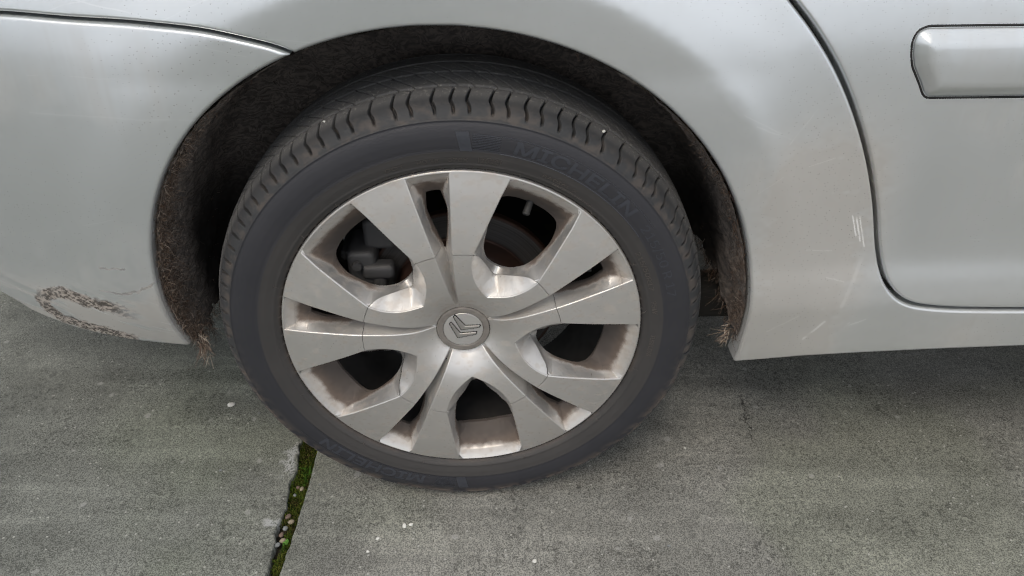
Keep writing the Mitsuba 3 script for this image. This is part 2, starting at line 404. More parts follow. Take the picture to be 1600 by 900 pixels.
def Y(x, z):
    x, z = np.asarray(x, float), np.asarray(z, float)
    d = np.hypot(x - XC, z - ZC) - RA
    wb = sm(-.1, -.3, x)
    ze = z - np.maximum(z - .34, 0) * (1 - sm(.045, .130, d))       # the flare round the arch stands upright, the wing above it leans in
    bumper = np.where(z < .15, -.003 + np.maximum(.10 - z, 0) ** 2 * 1.7, BZ(ze))
    y = BZ(ze) * (1 - wb) + bumper * wb
    q = .5 * (d - .055 + np.sqrt((d - .055) ** 2 + (.005 + .022 * wb) ** 2))
    y = y - .016 * np.exp(-q * .28 / .016) * (sm(-.06, .12, z) * (1 - wb) + wb)
    return y + np.maximum(-.35 - x, 0) ** 2 * .55


ARCH = np.array([(-0.3566, -0.0110), (-0.3598, 0.0080), (-0.3625, 0.0260), (-0.3640, 0.0450), (-0.3645, 0.0657), (-0.3635, 0.0937), (-0.3605, 0.122), (-0.3553, 0.1502), (-0.3476, 0.1782), (-0.3371, 0.2054), (-0.3238, 0.2316), (-0.3078, 0.2563), (-0.2894, 0.2794), (-0.2688, 0.3006), (-0.2462, 0.3197), (-0.222, 0.3367), (-0.1965, 0.3515), (-0.1698, 0.3641), (-0.1423, 0.3746), (-0.1142, 0.3828), (-0.0856, 0.3889), (-0.0566, 0.3929), (-0.0275, 0.3947), (0.0016, 0.3945), (0.0306, 0.3921), (0.0594, 0.3877), (0.0878, 0.3811), (0.1156, 0.3725), (0.1427, 0.3618), (0.169, 0.3491), (0.1942, 0.3343), (0.2183, 0.3176), (0.2409, 0.299), (0.262, 0.2786), (0.2813, 0.2565), (0.2988, 0.2329), (0.3142, 0.208), (0.3275, 0.1818), (0.3386, 0.1547), (0.3475, 0.1268), (0.3541, 0.0983), (0.3586, 0.0694), (0.3611, 0.0403), (0.362, 0.0111), (0.3615, -0.0182), (0.3601, -0.0478)])
SEAM = np.array([(-.99, .405), (-.70, .407), (-.4522, .404), (-.375, .3995), (-.3006, .3958), (-.2508, .3920), (-.2058, .3835), (-.1604, .3690), (-.15, .360)])
GAP = np.array([(-.02, .80), (.05, .72), (.20, .565), (.29, .474), (.3521, .4108), (.3765, .3856), (.4122, .3416), (.4444, .2904), (.4721, .2353), (.4939, .1803), (.5142, .1164), (.5303, .079), (.5480, .0580), (.5620, .0485), (.5795, .0420), (.6100, .0372), (.6374, .0349), (.723, .0318), (1.25, .024), (2.25, .02)])
BOTTOM = np.array([(-.3566, -.0126), (-.4043, -.0050), (-.4449, .0005), (-.4927, .0075), (-.5306, .0220), (-.5502, .0330), (-.5621, .0440), (-.5839, .0605), (-.64, .085), (-.75, .11), (-.99, .12)])
SILL = np.array([(.36, -.0478), (.388, -.0455), (.4466, -.0400), (.5322, -.0360), (.6321, -.0325), (.7468, -.0300), (2.25, -.02)])
arch_s, seam_s, gap_s = curve(ARCH), curve(SEAM), curve(GAP)
junction = np.argmin(np.hypot(*(arch_s - np.array([-.162, .3672])).T))


def panel(poly, step=.008, rnd=.0042, lip=.030, yoff=0.0):
    """A skin over the polygon on the body surface, its edges rolled in and turned back."""
    poly = shapely.set_precision(poly.buffer(0), 1e-6)
    if poly.geom_type != 'Polygon':
        poly = max(poly.geoms, key=lambda g: g.area)
    pts, ys = [], []
    rings = []
    for off, dy in ((0, 1.0), (.3, .30), (.65, .07), (1.0, 0)):
        g = poly.buffer(-off * rnd) if off else poly
        g = g if g.geom_type == 'Polygon' else max(g.geoms, key=lambda q: q.area)
        c = resample(np.array(g.exterior.coords), .0022)[:-1]
        rings.append(len(c)); pts.append(c); ys.append(Y(c[:, 0], c[:, 1]) + dy * rnd)
    n0 = rings[0]
    x0, z0, x1, z1 = poly.bounds
    gx, gz = np.meshgrid(np.arange(x0, x1, step), np.arange(z0, z1, step))
    g = np.c_[gx.ravel(), gz.ravel()]
    far = (g[:, 0] > .85) | (g[:, 0] < -.68) | (g[:, 1] > .5)
    keep = ~far | ((np.round((g[:, 0] - x0) / step).astype(int) % 4 == 0) & (np.round((g[:, 1] - z0) / step).astype(int) % 4 == 0))
    g = g[keep]
    g = g[shapely.contains_xy(poly.buffer(-rnd - step * .35), g[:, 0], g[:, 1])]
    pts.append(g); ys.append(Y(g[:, 0], g[:, 1]))
    p, y = np.vstack(pts), np.concatenate(ys) + yoff
    tri = Delaunay(p).simplices
    c = p[tri].mean(1)
    tri = tri[shapely.contains_xy(poly, c[:, 0], c[:, 1])]
    a = p[tri]
    area = cross2(a[:, 1] - a[:, 0], a[:, 2] - a[:, 0])
    tri = tri[np.abs(area) > 1e-10]
    area = area[np.abs(area) > 1e-10]
    tri[area < 0] = tri[area < 0][:, ::-1]
    v = np.c_[p[:, 0], y, p[:, 1]]
    back = v[:n0] + [0, lip, 0]
    m = len(v)
    i = np.arange(n0); j = (i + 1) % n0
    q = np.vstack([np.c_[i, m + i, m + j], np.c_[i, m + j, j]])
    return up(trimesh.Trimesh(np.vstack([v, back]), np.vstack([tri, q]), process=False))


gapcut = LineString(gap_s).buffer(.0024)
seamcut = LineString(seam_s).buffer(.0016)
quarter = Polygon(np.vstack([seam_s[::1][:-8], arch_s[junction:], resample(SILL, .01), [(2.25, .02)], gap_s[::-1], [(-.99, .80)]])).buffer(0)
quarter = quarter.difference(gapcut).difference(seamcut)
bumper = Polygon(np.vstack([arch_s[:junction + 1], seam_s[::-1][8:], [(-.99, .12)], curve(BOTTOM)[::-1]])).buffer(0).difference(seamcut)
door = Polygon(np.vstack([gap_s[gap_s[:, 0] < 1.22], [(1.22, .80)]])).buffer(0).difference(gapcut)
fdoor = Polygon(np.vstack([[(1.226, .80)], gap_s[gap_s[:, 0] > 1.226], [(2.25, .80)]])).buffer(0).difference(gapcut)
put('car__quarter_panel', panel(quarter, lip=.030), 'silver_paint', smooth=60)
put('car__rear_bumper', panel(bumper, lip=.020), 'silver_paint', smooth=60)
put('car__rear_door', panel(door), 'silver_paint', smooth=60)
put('car__front_door', panel(fdoor, step=.03), 'silver_paint', smooth=60)


def backing():
    ms = []
    for c, w in ((gap_s, .022), (seam_s, .016)):
        c = c[::4]
        d = np.gradient(c, axis=0); d /= np.linalg.norm(d, axis=1, keepdims=True)
        nrm = np.c_[-d[:, 1], d[:, 0]]
        a, b = c - nrm * w, c + nrm * w
        y = Y(c[:, 0], c[:, 1]) + .030
        v = np.vstack([np.c_[a[:, 0], y, a[:, 1]], np.c_[b[:, 0], y, b[:, 1]]])
        n = len(c); i = np.arange(n - 1)
        if w < .02:
            v = v[np.r_[0:n, n:2 * n]]
        ms.append(trimesh.Trimesh(v, np.vstack([np.c_[i, i + 1, n + i + 1], np.c_[i, n + i + 1, n + i]]), process=False))
    return up(cat(ms))


seal = backing()
keep = ~((np.hypot(seal.vertices[:, 0] - XC, seal.vertices[:, 2] - H - ZC) < RA + .004)[seal.faces].any(1))
seal.update_faces(keep)
put('car__door_seal', seal, 'seal_black')

# door moulding: a rounded bar standing 12 mm off the door
MO = Polygon([(.4935, .3815), (.4905, .3790), (.4880, .3740), (.4873, .3680), (.4890, .3570), (.4935, .3440), (.5060, .3255), (.5120, .3155), (.5150, .3122), (.5190, .3105), (1.20, .3085), (1.20, .3845), (.5010, .3840)]).buffer(-.005, quad_segs=8).buffer(.005, quad_segs=8)


def moulding():
    pts, ys, n0 = [], [], 0
    for off, lift in ((0, .006), (0.0006, -.0005), (.0020, -.0026), (.0055, -.0062), (.0110, -.0100), (.0150, -.0113), (.020, -.0118), (.032, -.0122)):
        g = MO.buffer(-off, quad_segs=8) if off else MO
        c = resample(np.array(g.exterior.coords), .0025)[:-1]
        n0 = n0 or len(c)
        pts.append(c); ys.append(Y(c[:, 0], c[:, 1]) + lift)
    p, y = np.vstack(pts), np.concatenate(ys)
    tri = Delaunay(p).simplices
    c = p[tri].mean(1)
    tri = tri[shapely.contains_xy(MO, c[:, 0], c[:, 1])]
    a = p[tri]; ar = cross2(a[:, 1] - a[:, 0], a[:, 2] - a[:, 0])
    tri = tri[np.abs(ar) > 1e-11]; ar = ar[np.abs(ar) > 1e-11]
    tri[ar < 0] = tri[ar < 0][:, ::-1]
    return up(trimesh.Trimesh(np.c_[p[:, 0], y, p[:, 1]], tri, process=False))


put('car__door_moulding', moulding(), 'silver_paint', smooth=60)
tag('car__door_moulding', 'raised silver protection strip on the door')
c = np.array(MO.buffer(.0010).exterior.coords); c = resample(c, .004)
put('car__door_moulding__shadow_dirt_line', up(tube(np.c_[c[:, 0], Y(c[:, 0], c[:, 1]) + .0004, c[:, 1]], .0014, 6)), 'seal_black', smooth=True)  # black bead drawn for the gap shadow and dirt round the strip

# closed body behind the skins
def bx(lo, hi):
    b = trimesh.creation.box(extents=np.subtract(hi, lo)); b.apply_translation((np.add(lo, hi)) / 2); return b


under = cat([bx((-.97, .20, .43), (2.24, 1.55, .78)), bx((.42, .05, -.06), (2.24, .13, .43)), bx((.42, .131, .03), (2.24, 1.55, .43)), bx((-.97, .34, .10), (-.46, 1.55, .43)), bx((-.46, .345, .12), (.42, 1.55, .43)), bx((-.46, .350, -.06), (-.23, .50, .12)), bx((.18, .350, -.06), (.42, .50, .12)), bx((-.10, .352, -.14), (.181, .50, .121))])
put('car__underbody', up(under), 'underbody_black')
gl = trimesh.Trimesh([[-.75, .19, .815], [2.2, .19, .815], [2.2, .36, 1.17], [-.45, .36, 1.17]], [[0, 1, 2], [0, 2, 3]], process=False)
put('car__side_window', up(gl), 'window_glass')
roof = cat([bx((-.45, .345, 1.165), (2.2, 1.35, 1.20)), bx((-.99, .182, .785), (2.22, 1.56, .812))])
put('car__roof', up(roof), 'silver_paint')
put('car__tailgate', up(trimesh.Trimesh([[-.985, .28, .12], [-.985, 1.52, .12], [-.985, 1.52, .81], [-.985, .15, .81], [-.47, .37, 1.165], [-.47, 1.33, 1.165]], [[0, 1, 2], [0, 2, 3], [3, 2, 5], [3, 5, 4]], process=False)), 'silver_paint')

# ------------------------------------------------------------------ wheel arch liner of felt, frayed at its ends
def liner():
    e = resample(np.vstack([[(-.322, -.100), (-.345, -.045)], ARCH]), .0045)
    cen = np.array([-.01, .0])
    d = cen - e; d /= np.linalg.norm(d, axis=1, keepdims=True)
    n, m = len(e), 100
    sec = curve(np.array([(.013, .0028), (.05, .007), (.12, .0095), (.19, .012), (.225, .018), (.245, .034), (.252, .060), (.254, .110), (.256, .170)]), .001)
    sec = sec[np.linspace(0, len(sec) - 1, m).round().astype(int)]         # depth behind the lip, distance in from the arch
    depth, inset, v = sec[:, 0], sec[:, 1], sec[:, 0] / .33
    P = np.zeros((n, m, 3))
    y0 = Y(e[:, 0], e[:, 1])
    for k in range(m):
        q = e + d * inset[k]
        P[:, k] = np.c_[q[:, 0], (y0 + .012) * max(0, 1 - k / 20) - .012 + depth[k], q[:, 1]]
    # both ends hang ragged: pull their rows up by an uneven amount that grows inwards
    nz = meshkit.fbm(P * 24, 4) - .5
    nf = meshkit.fbm(P * np.array([130, 75, 130]), 3) - .5
    t2 = np.gradient(sec, axis=0); t2 /= np.linalg.norm(t2, axis=1, keepdims=True)
    nrm = np.zeros_like(P); nrm[..., 0] = d[:, None, 0] * t2[None, :, 0]; nrm[..., 2] = d[:, None, 1] * t2[None, :, 0]; nrm[..., 1] = -t2[None, :, 1]
    P += nrm * (nz * .016 + nf * .007)[..., None] * np.clip(v * 8, .15, 1)[None, :, None]
    z = P[..., 2]
    rag = meshkit.fbm(np.stack([P[..., 0] * 0, P[..., 1] * 60, P[..., 1] * 0 + (P[..., 0] > 0) * 9.], -1), 4) - .5
    lim = np.where(P[..., 0] < 0, -.012 + np.where(inset > .022, -.055, -.012 * np.clip(v * 3.2, 0, 1))[None] + rag * .035, -.010 + .03 * np.clip(v * 3, 0, 1)[None] + rag * .035)
    keep = (z > lim)
    idx = np.arange(n * m).reshape(n, m)
    ok = keep[:-1, :-1] & keep[1:, :-1] & keep[1:, 1:] & keep[:-1, 1:]
    q = np.stack([idx[:-1, :-1], idx[1:, :-1], idx[1:, 1:], idx[:-1, 1:]], -1)[ok]
    return trimesh.Trimesh(P.reshape(-1, 3), np.vstack([q[:, [0, 1, 2]], q[:, [0, 2, 3]]]), process=False), P, keep, d


lm, LP, LK, LD = liner()
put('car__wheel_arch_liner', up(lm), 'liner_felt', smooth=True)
tag('car__wheel_arch_liner', 'dark fuzzy felt lining of the wheel arch, frayed at its lower ends')


def fibres(roots, dirs, length, width, colors, bend=.5, gen=rng):
    """Curved hair-thin ribbons of three pieces."""
    n = len(roots)
    a = dirs / np.linalg.norm(dirs, axis=1, keepdims=True)
    side = np.cross(a, gen.normal(size=(n, 3))); side /= np.linalg.norm(side, axis=1, keepdims=True)
    curl = gen.normal(size=(n, 3)) * bend
    vs, fs = [], []
    for k, t in enumerate((0, .35, .7, 1.0)):
        c = roots + (a * t + curl * t * t * .5) * length[:, None]
        w = (width * (1 - .6 * t))[:, None] * side
        vs += [c - w, c + w]
    v = np.stack(vs, 1).reshape(-1, 3)
    base = np.arange(n)[:, None] * 8
    f = np.concatenate([base + np.array(t)[None] for t in ((0, 1, 3), (0, 3, 2), (2, 3, 5), (2, 5, 4), (4, 5, 7), (4, 7, 6))])
    return trimesh.Trimesh(v, f, process=False), np.repeat(colors, 8, axis=0)


def liner_fibres():
    n, m = LP.shape[:2]
    roots, dirs, cols, lens = [], [], [], []
    pal = np.array([(.20, .155, .125), (.13, .095, .07), (.075, .055, .045), (.25, .21, .18), (.10, .06, .04), (.03, .025, .022)])
    def add(i, k, up_, ln, pick):
        p = LP[i, k] + rng.normal(size=3) * .0025
        nrm = np.array([LD[i, 0], 0, LD[i, 1]])
        roots.append(p + nrm * .0005); dirs.append(rng.normal(size=3) + nrm * up_); lens.append(ln); cols.append(pal[pick] * rng.uniform(.7, 1.15))
    while len(roots) < 9000:                       # the pale brown fringe of the rear (left) half
        i, k = rng.integers(0, n), int(abs(rng.normal()) * 5.5)
        if k >= m or not LK[i, k] or LP[i, k, 0] > -.2 or LP[i, k, 2] > .26 + rng.normal() * .03:
            continue
        add(i, k, .30, rng.uniform(.003, .008), rng.choice(6, p=(.22, .26, .22, .14, .08, .08)))
    while len(roots) < 12000:                       # sparse dark hairs everywhere else
        i, k = rng.integers(0, n), rng.integers(0, m)
        if LK[i, k]:
            add(i, k, .4, rng.uniform(.003, .008), rng.choice(6, p=(.02, .10, .28, .03, .12, .45)))
    while len(roots) < 13300:                       # rusty brown along the front (right) edge
        i, k = rng.integers(0, n), int(abs(rng.normal()) * 4)
        if k < m and LK[i, k] and LP[i, k, 0] > .25:
            add(i, k, .2, rng.uniform(.003, .008), rng.choice(6, p=(.04, .12, .3, .02, .20, .32)))
    # ragged lower rims
    edge = np.argwhere(LK & ~np.roll(LK, 1, axis=0) | LK & ~np.roll(LK, -1, axis=0))
    for _ in range(1500):
        i, k = edge[rng.integers(len(edge))]
        add(i, k, .1, rng.uniform(.008, .022), rng.choice(6, p=(.12, .18, .25, .08, .12, .25)))
        dirs[-1] = rng.normal(size=3) * .6 + [0, 0, -1]
    return fibres(np.array(roots), np.array(dirs), np.array(lens), rng.uniform(.00018, .00040, len(roots)), np.array(cols))


fm, fc = liner_fibres()
put('car__wheel_arch_liner__felt_fibre', up(fm), 'fibre', color=fc)
tag('car__wheel_arch_liner__felt_fibre', 'loose brown and black fibres of the torn felt', kind='stuff')


def tuft(c, n, spread, drop, key, label, seed):
    g = np.random.default_rng(seed)
    roots = np.array(c) + g.normal(size=(n, 3)) * spread
    dirs = g.normal(size=(n, 3)) * .45 + np.array(drop)
    pal = np.array([(.33, .28, .23), (.22, .17, .13), (.13, .09, .07)])
    m, col = fibres(roots, dirs, g.uniform(.006, .018, n), g.uniform(.0003, .0007, n), pal[g.integers(0, 3, n)], .7, g)
    put(key, up(m), 'fibre', color=col)
    tag(key, label, kind='stuff')


tuft((-.346, .020, -.022), 150, (.004, .004, .011), (0.05, 0, -1.2), 'car__wheel_arch_liner__frayed_tuft', 'straw-like frayed tuft hanging below the rear end of the liner', 3)
tuft((.350, .006, -.012), 60, (.002, .002, .008), (-.7, 0, -.5), 'car__wheel_arch_liner__frayed_tuft_001', 'pale curled tuft at the front end of the liner', 4)

# ------------------------------------------------------------------ the tyre
PROF = np.array([(.2285, .012), (.2325, .006), (.2345, .0012), (.2375, -.0022), (.2400, -.0044), (.2412, -.0052), (.2424, -.0046), (.246, -.0056), (.251, -.0070), (.2572, -.0080), (.2584, -.0086), (.2600, -.0080), (.266, -.0088), (.274, -.0090), (.282, -.0080),
                 (.288, -.0062), (.2920, -.0044), (.2930, -.0054), (.2941, -.0042), (.2952, -.0022), (.299, .0005), (.303, .0040), (.3065, .0085), (.3100, .0150), (.3130, .0220), (.3155, .0290), (.3172, .0355), (.3185, .046), (.3197, .060), (.3205, .076), (.3210, .095)])


def tyre():
    s = np.r_[0, np.cumsum(np.hypot(*np.diff(PROF, axis=0).T))]
    fr, fy = PchipInterpolator(s, PROF[:, 0]), PchipInterpolator(s, PROF[:, 1])
    t = np.unique(np.r_[np.linspace(0, s[16], 40), np.linspace(s[16], s[-1], 64), [s[6], s[7], s[8], s[13], s[14], s[15]]])
    r, y = fr(t), fy(t)
    r = np.r_[r, r[::-1][1:]]; y = np.r_[y, (.19 - y)[::-1][1:]]
    nt = 3200
    a = np.arange(nt) / nt * 2 * np.pi
    R, YY, A = np.broadcast_to(r, (nt, len(r))).copy(), np.broadcast_to(y, (nt, len(r))).copy(), np.broadcast_to(a[:, None], (nt, len(r)))
    # sipes across the shoulder and, thinner, over the inner ribs
    pitches, g, tot = [], np.random.default_rng(5), 0
    while tot < 360:
        k = g.choice([3.35, 3.9, 4.8], p=[.5, .35, .15]); pitches.append(tot); tot += k
    pitches = np.radians(np.array(pitches) * 360 / tot)
    dep = np.zeros_like(R)
    deg = np.degrees(A)

    def cut(width, y0, y1, shift, depth, soft, offset=0.0):
        """A groove from y0 to y1; shift(y) is its angle against the pitch in degrees."""
        nonlocal dep
        c = (np.degrees(A) - shift(YY) - offset) % 360
        pos = np.sort(np.degrees(pitches)); pos = np.r_[pos - 360, pos, pos + 360]
        i = np.searchsorted(pos, c)
        dist = np.minimum(np.abs(c - pos[i - 1]), np.abs(c - pos[i])) * math.pi / 180 * .31
        along = sm(y0 - soft, y0 + soft, YY) * (1 - sm(y1 - .0015, y1 + .0015, YY))
        w = width(YY)
        dep = np.maximum(dep, depth * along * (1 - sm(w * .55, w * 1.25, dist)))

    cut(lambda y: .00085 + .0009 * (1 - sm(.004, .034, y)), .0025, .0365, lambda y: 1.5 * sm(.004, .016, y) * .45 - 1.0 * sm(.012, .040, y) * 1.0, .0085, .0035)
    cut(lambda y: .0009 + 0 * y, .0385, .073, lambda y: -1.0 + (y - .0385) / .035 * 5.0, .003, .001)
    cut(lambda y: .0009 + 0 * y, .078, .112, lambda y: 4.0 + (y - .078) / .035 * 5.5, .003, .001)
    for yg in (.0375, .076, .114, .152):
        dep = np.maximum(dep, .0055 * (1 - sm(.0010, .0020, np.abs(YY - yg))))
    R -= dep * np.where(YY < .03, .75, 1.0)
    YY += dep * np.where(YY < .03, .65, 0.0)
    R += (meshkit.fbm(np.stack([R * np.cos(A), YY, R * np.sin(A)], -1) * 60, 2) - .5) * .0006
    X, Z = R * np.cos(A), R * np.sin(A)
    # the weight flattens the bottom and pushes the wall out
    sq = np.clip((-Z - .285) / .035, 0, 1)
    YY = YY - sq * .004 * np.sign(.095 - YY) * (np.abs(YY - .095) > .06)
    Z = np.maximum(Z, -H - .0005)
    m = len(r)
    v = np.stack([X, YY, Z], -1).reshape(-1, 3)
    i = np.arange(nt)[:, None]; j = np.arange(m - 1)[None]
    q = np.stack([i * m + j, i * m + j + 1, ((i + 1) % nt) * m + j + 1, ((i + 1) % nt) * m + j], -1).reshape(-1, 4)
    return trimesh.Trimesh(v, np.vstack([q[:, [0, 1, 2]], q[:, [0, 2, 3]]]), process=False)


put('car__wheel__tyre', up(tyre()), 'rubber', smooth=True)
tag('car__wheel__tyre', 'black tyre with raised lettering and brownish dust on its shoulder')
YS = PchipInterpolator(PROF[:17, 0], PROF[:17, 1])


def arc_text(text, r0, height, start, end, relief=.0006, slant=.0, bold=False):
    """Raised lettering along the side wall, reading clockwise from angle start to end (degrees), tops outwards."""
    m = meshkit.text_mesh(text, height, .001, bold)
    v, f = trimesh.remesh.subdivide_to_size(m.vertices, m.faces, .004)
    x0, x1 = v[:, 0].min(), v[:, 0].max()
    u = (v[:, 0] - x0) / (x1 - x0)
    th = np.radians(start + (end - start) * u) - slant * v[:, 1] / r0
    r = r0 + v[:, 1]
    y = YS(r) + .0004 - (v[:, 2] / .001) * (relief + .0004)
    return trimesh.Trimesh(np.c_[r * np.cos(th), y, r * np.sin(th)], f, process=False)


def arc_band(r0, r1, a0, a1, relief, n=60, skew=0.0):
    a = np.radians(np.linspace(a0, a1, n)); rr = np.linspace(r0, r1, 6)
    th = a[:, None] + np.radians(skew) * (np.linspace(0, 1, 6) - .5)[None]
    rr = np.broadcast_to(rr, th.shape)
    y = YS(rr) - relief
    v = np.stack([rr * np.cos(th), y, rr * np.sin(th)], -1).reshape(-1, 3)
    i = np.arange(n - 1)[:, None] * 6; j = np.arange(5)[None]
    q = np.stack([i + j, i + j + 1, i + 7 + j, i + 6 + j], -1).reshape(-1, 4)
    return trimesh.Trimesh(v, np.vstack([q[:, [0, 1, 2]], q[:, [0, 2, 3]]]), process=False)


def side_set(turn):
    ms = [arc_text('MICHELIN', .2630, .0145, 75.8 + turn, 41.0 + turn, .0007, .12, True), arc_band(.2592, .2600, 79 + turn, 34 + turn, .0006),
          arc_band(.2795, .2801, 79 + turn, 34 + turn, .0005), arc_band(.2592, .2820, 89.2 + turn, 86.2 + turn, .0006, 12, 1.0)]
    for k in range(10):
        ms.append(arc_band(.2612 + k * .0019, .2621 + k * .0019, 85.8 + turn, 79.2 + turn, .0006, 16))
    return cat(ms)


put('car__wheel__side_lettering', up(side_set(0)), 'rubber_lettering')
tag('car__wheel__side_lettering', 'large raised maker name and ruled panel at the top of the tyre')
put('car__wheel__side_lettering_001', up(side_set(-180)), 'rubber_lettering')
tag('car__wheel__side_lettering_001', 'the same raised maker name upside down at the bottom of the tyre')
frame_2022 = cat([arc_band(.2436, .2439, 84.0, 78.2, .0006, 12), arc_band(.2515, .2518, 84.0, 78.2, .0006, 12), arc_band(.2437, .2517, 78.3, 78.15, .0006, 3), arc_band(.2437, .2517, 84.1, 83.95, .0006, 3)])
for k, w in enumerate((('DOT', .2450, .0045, 108.6, 103.4), ('HD 38', .2450, .0050, 99.9, 94.3), ('078X', .2450, .0050, 91.9, 86.7), ('2022', .2452, .0052, 83.4, 78.8), ('215/50R17', .2448, .0062, 29.6, 15.5),
                       ('95W', .2450, .0062, 11.5, 6.8), ('TUBELESS', .2450, .0055, -1.0, -9.0), ('RADIAL X', .2448, .0040, 66.5, 56.0), ('MADE IN FRANCE', .2405, .0026, 63.0, 50.0), ('215/50 R 17', .2655, .0110, 36.0, 12.5, .0005))):
    m = arc_text(*w)
    put('car__wheel__small_lettering' + (f'_{k:03d}' if k else ''), up(cat([m, frame_2022]) if w[0] == '2022' else m), 'rubber_lettering' if len(w) > 5 else 'rubber_small_print')
hairs = []
for k, a in enumerate((85.2, 72.5, 49.0, 126.0, 108.4, 26.3, 160, 184, 203, 232, 254, 290, 320, 345, 8, 140)):
    a = math.radians(a); g = np.random.default_rng(k); h = g.uniform(.003, .006); r = .2385
    d = np.array([math.cos(a), 0, math.sin(a)])
    hairs.append(tube([d * r + [0, YS(r) + .0005, 0], d * (r + h * .3 * g.normal()) + [g.normal() * .001, YS(r) - h * .6, 0], d * (r + h * .5 * g.normal()) + [g.normal() * .002, YS(r) - h, 0]], [.0005, .0004, .0002], 5))
put('car__wheel__moulding_hair', up(cat(hairs)), 'rubber_small_print', smooth=True)
tag('car__wheel__moulding_hair', 'fine rubber hairs left round the bead of the tyre', kind='stuff')

# ------------------------------------------------------------------ the wheel cover: ring, five pairs of spokes, star-shaped hub cover
AX = 62.4
YF = PchipInterpolator([.030, .036, .045, .057, .069, .090, .110, .128, .150, .175, .200, .2262, .2292, .232], [.0125, .0110, .0050, -.0022, -.0070, -.0115, -.0131, -.0137, -.0122, -.0092, -.0056, -.0006, 0.0, .0004])


def P2(r, deg):
    a = np.radians(deg); return np.c_[np.asarray(r) * np.cos(a), np.asarray(r) * np.sin(a)]


def rad(p):
    return np.hypot(p[:, 0], p[:, 1])


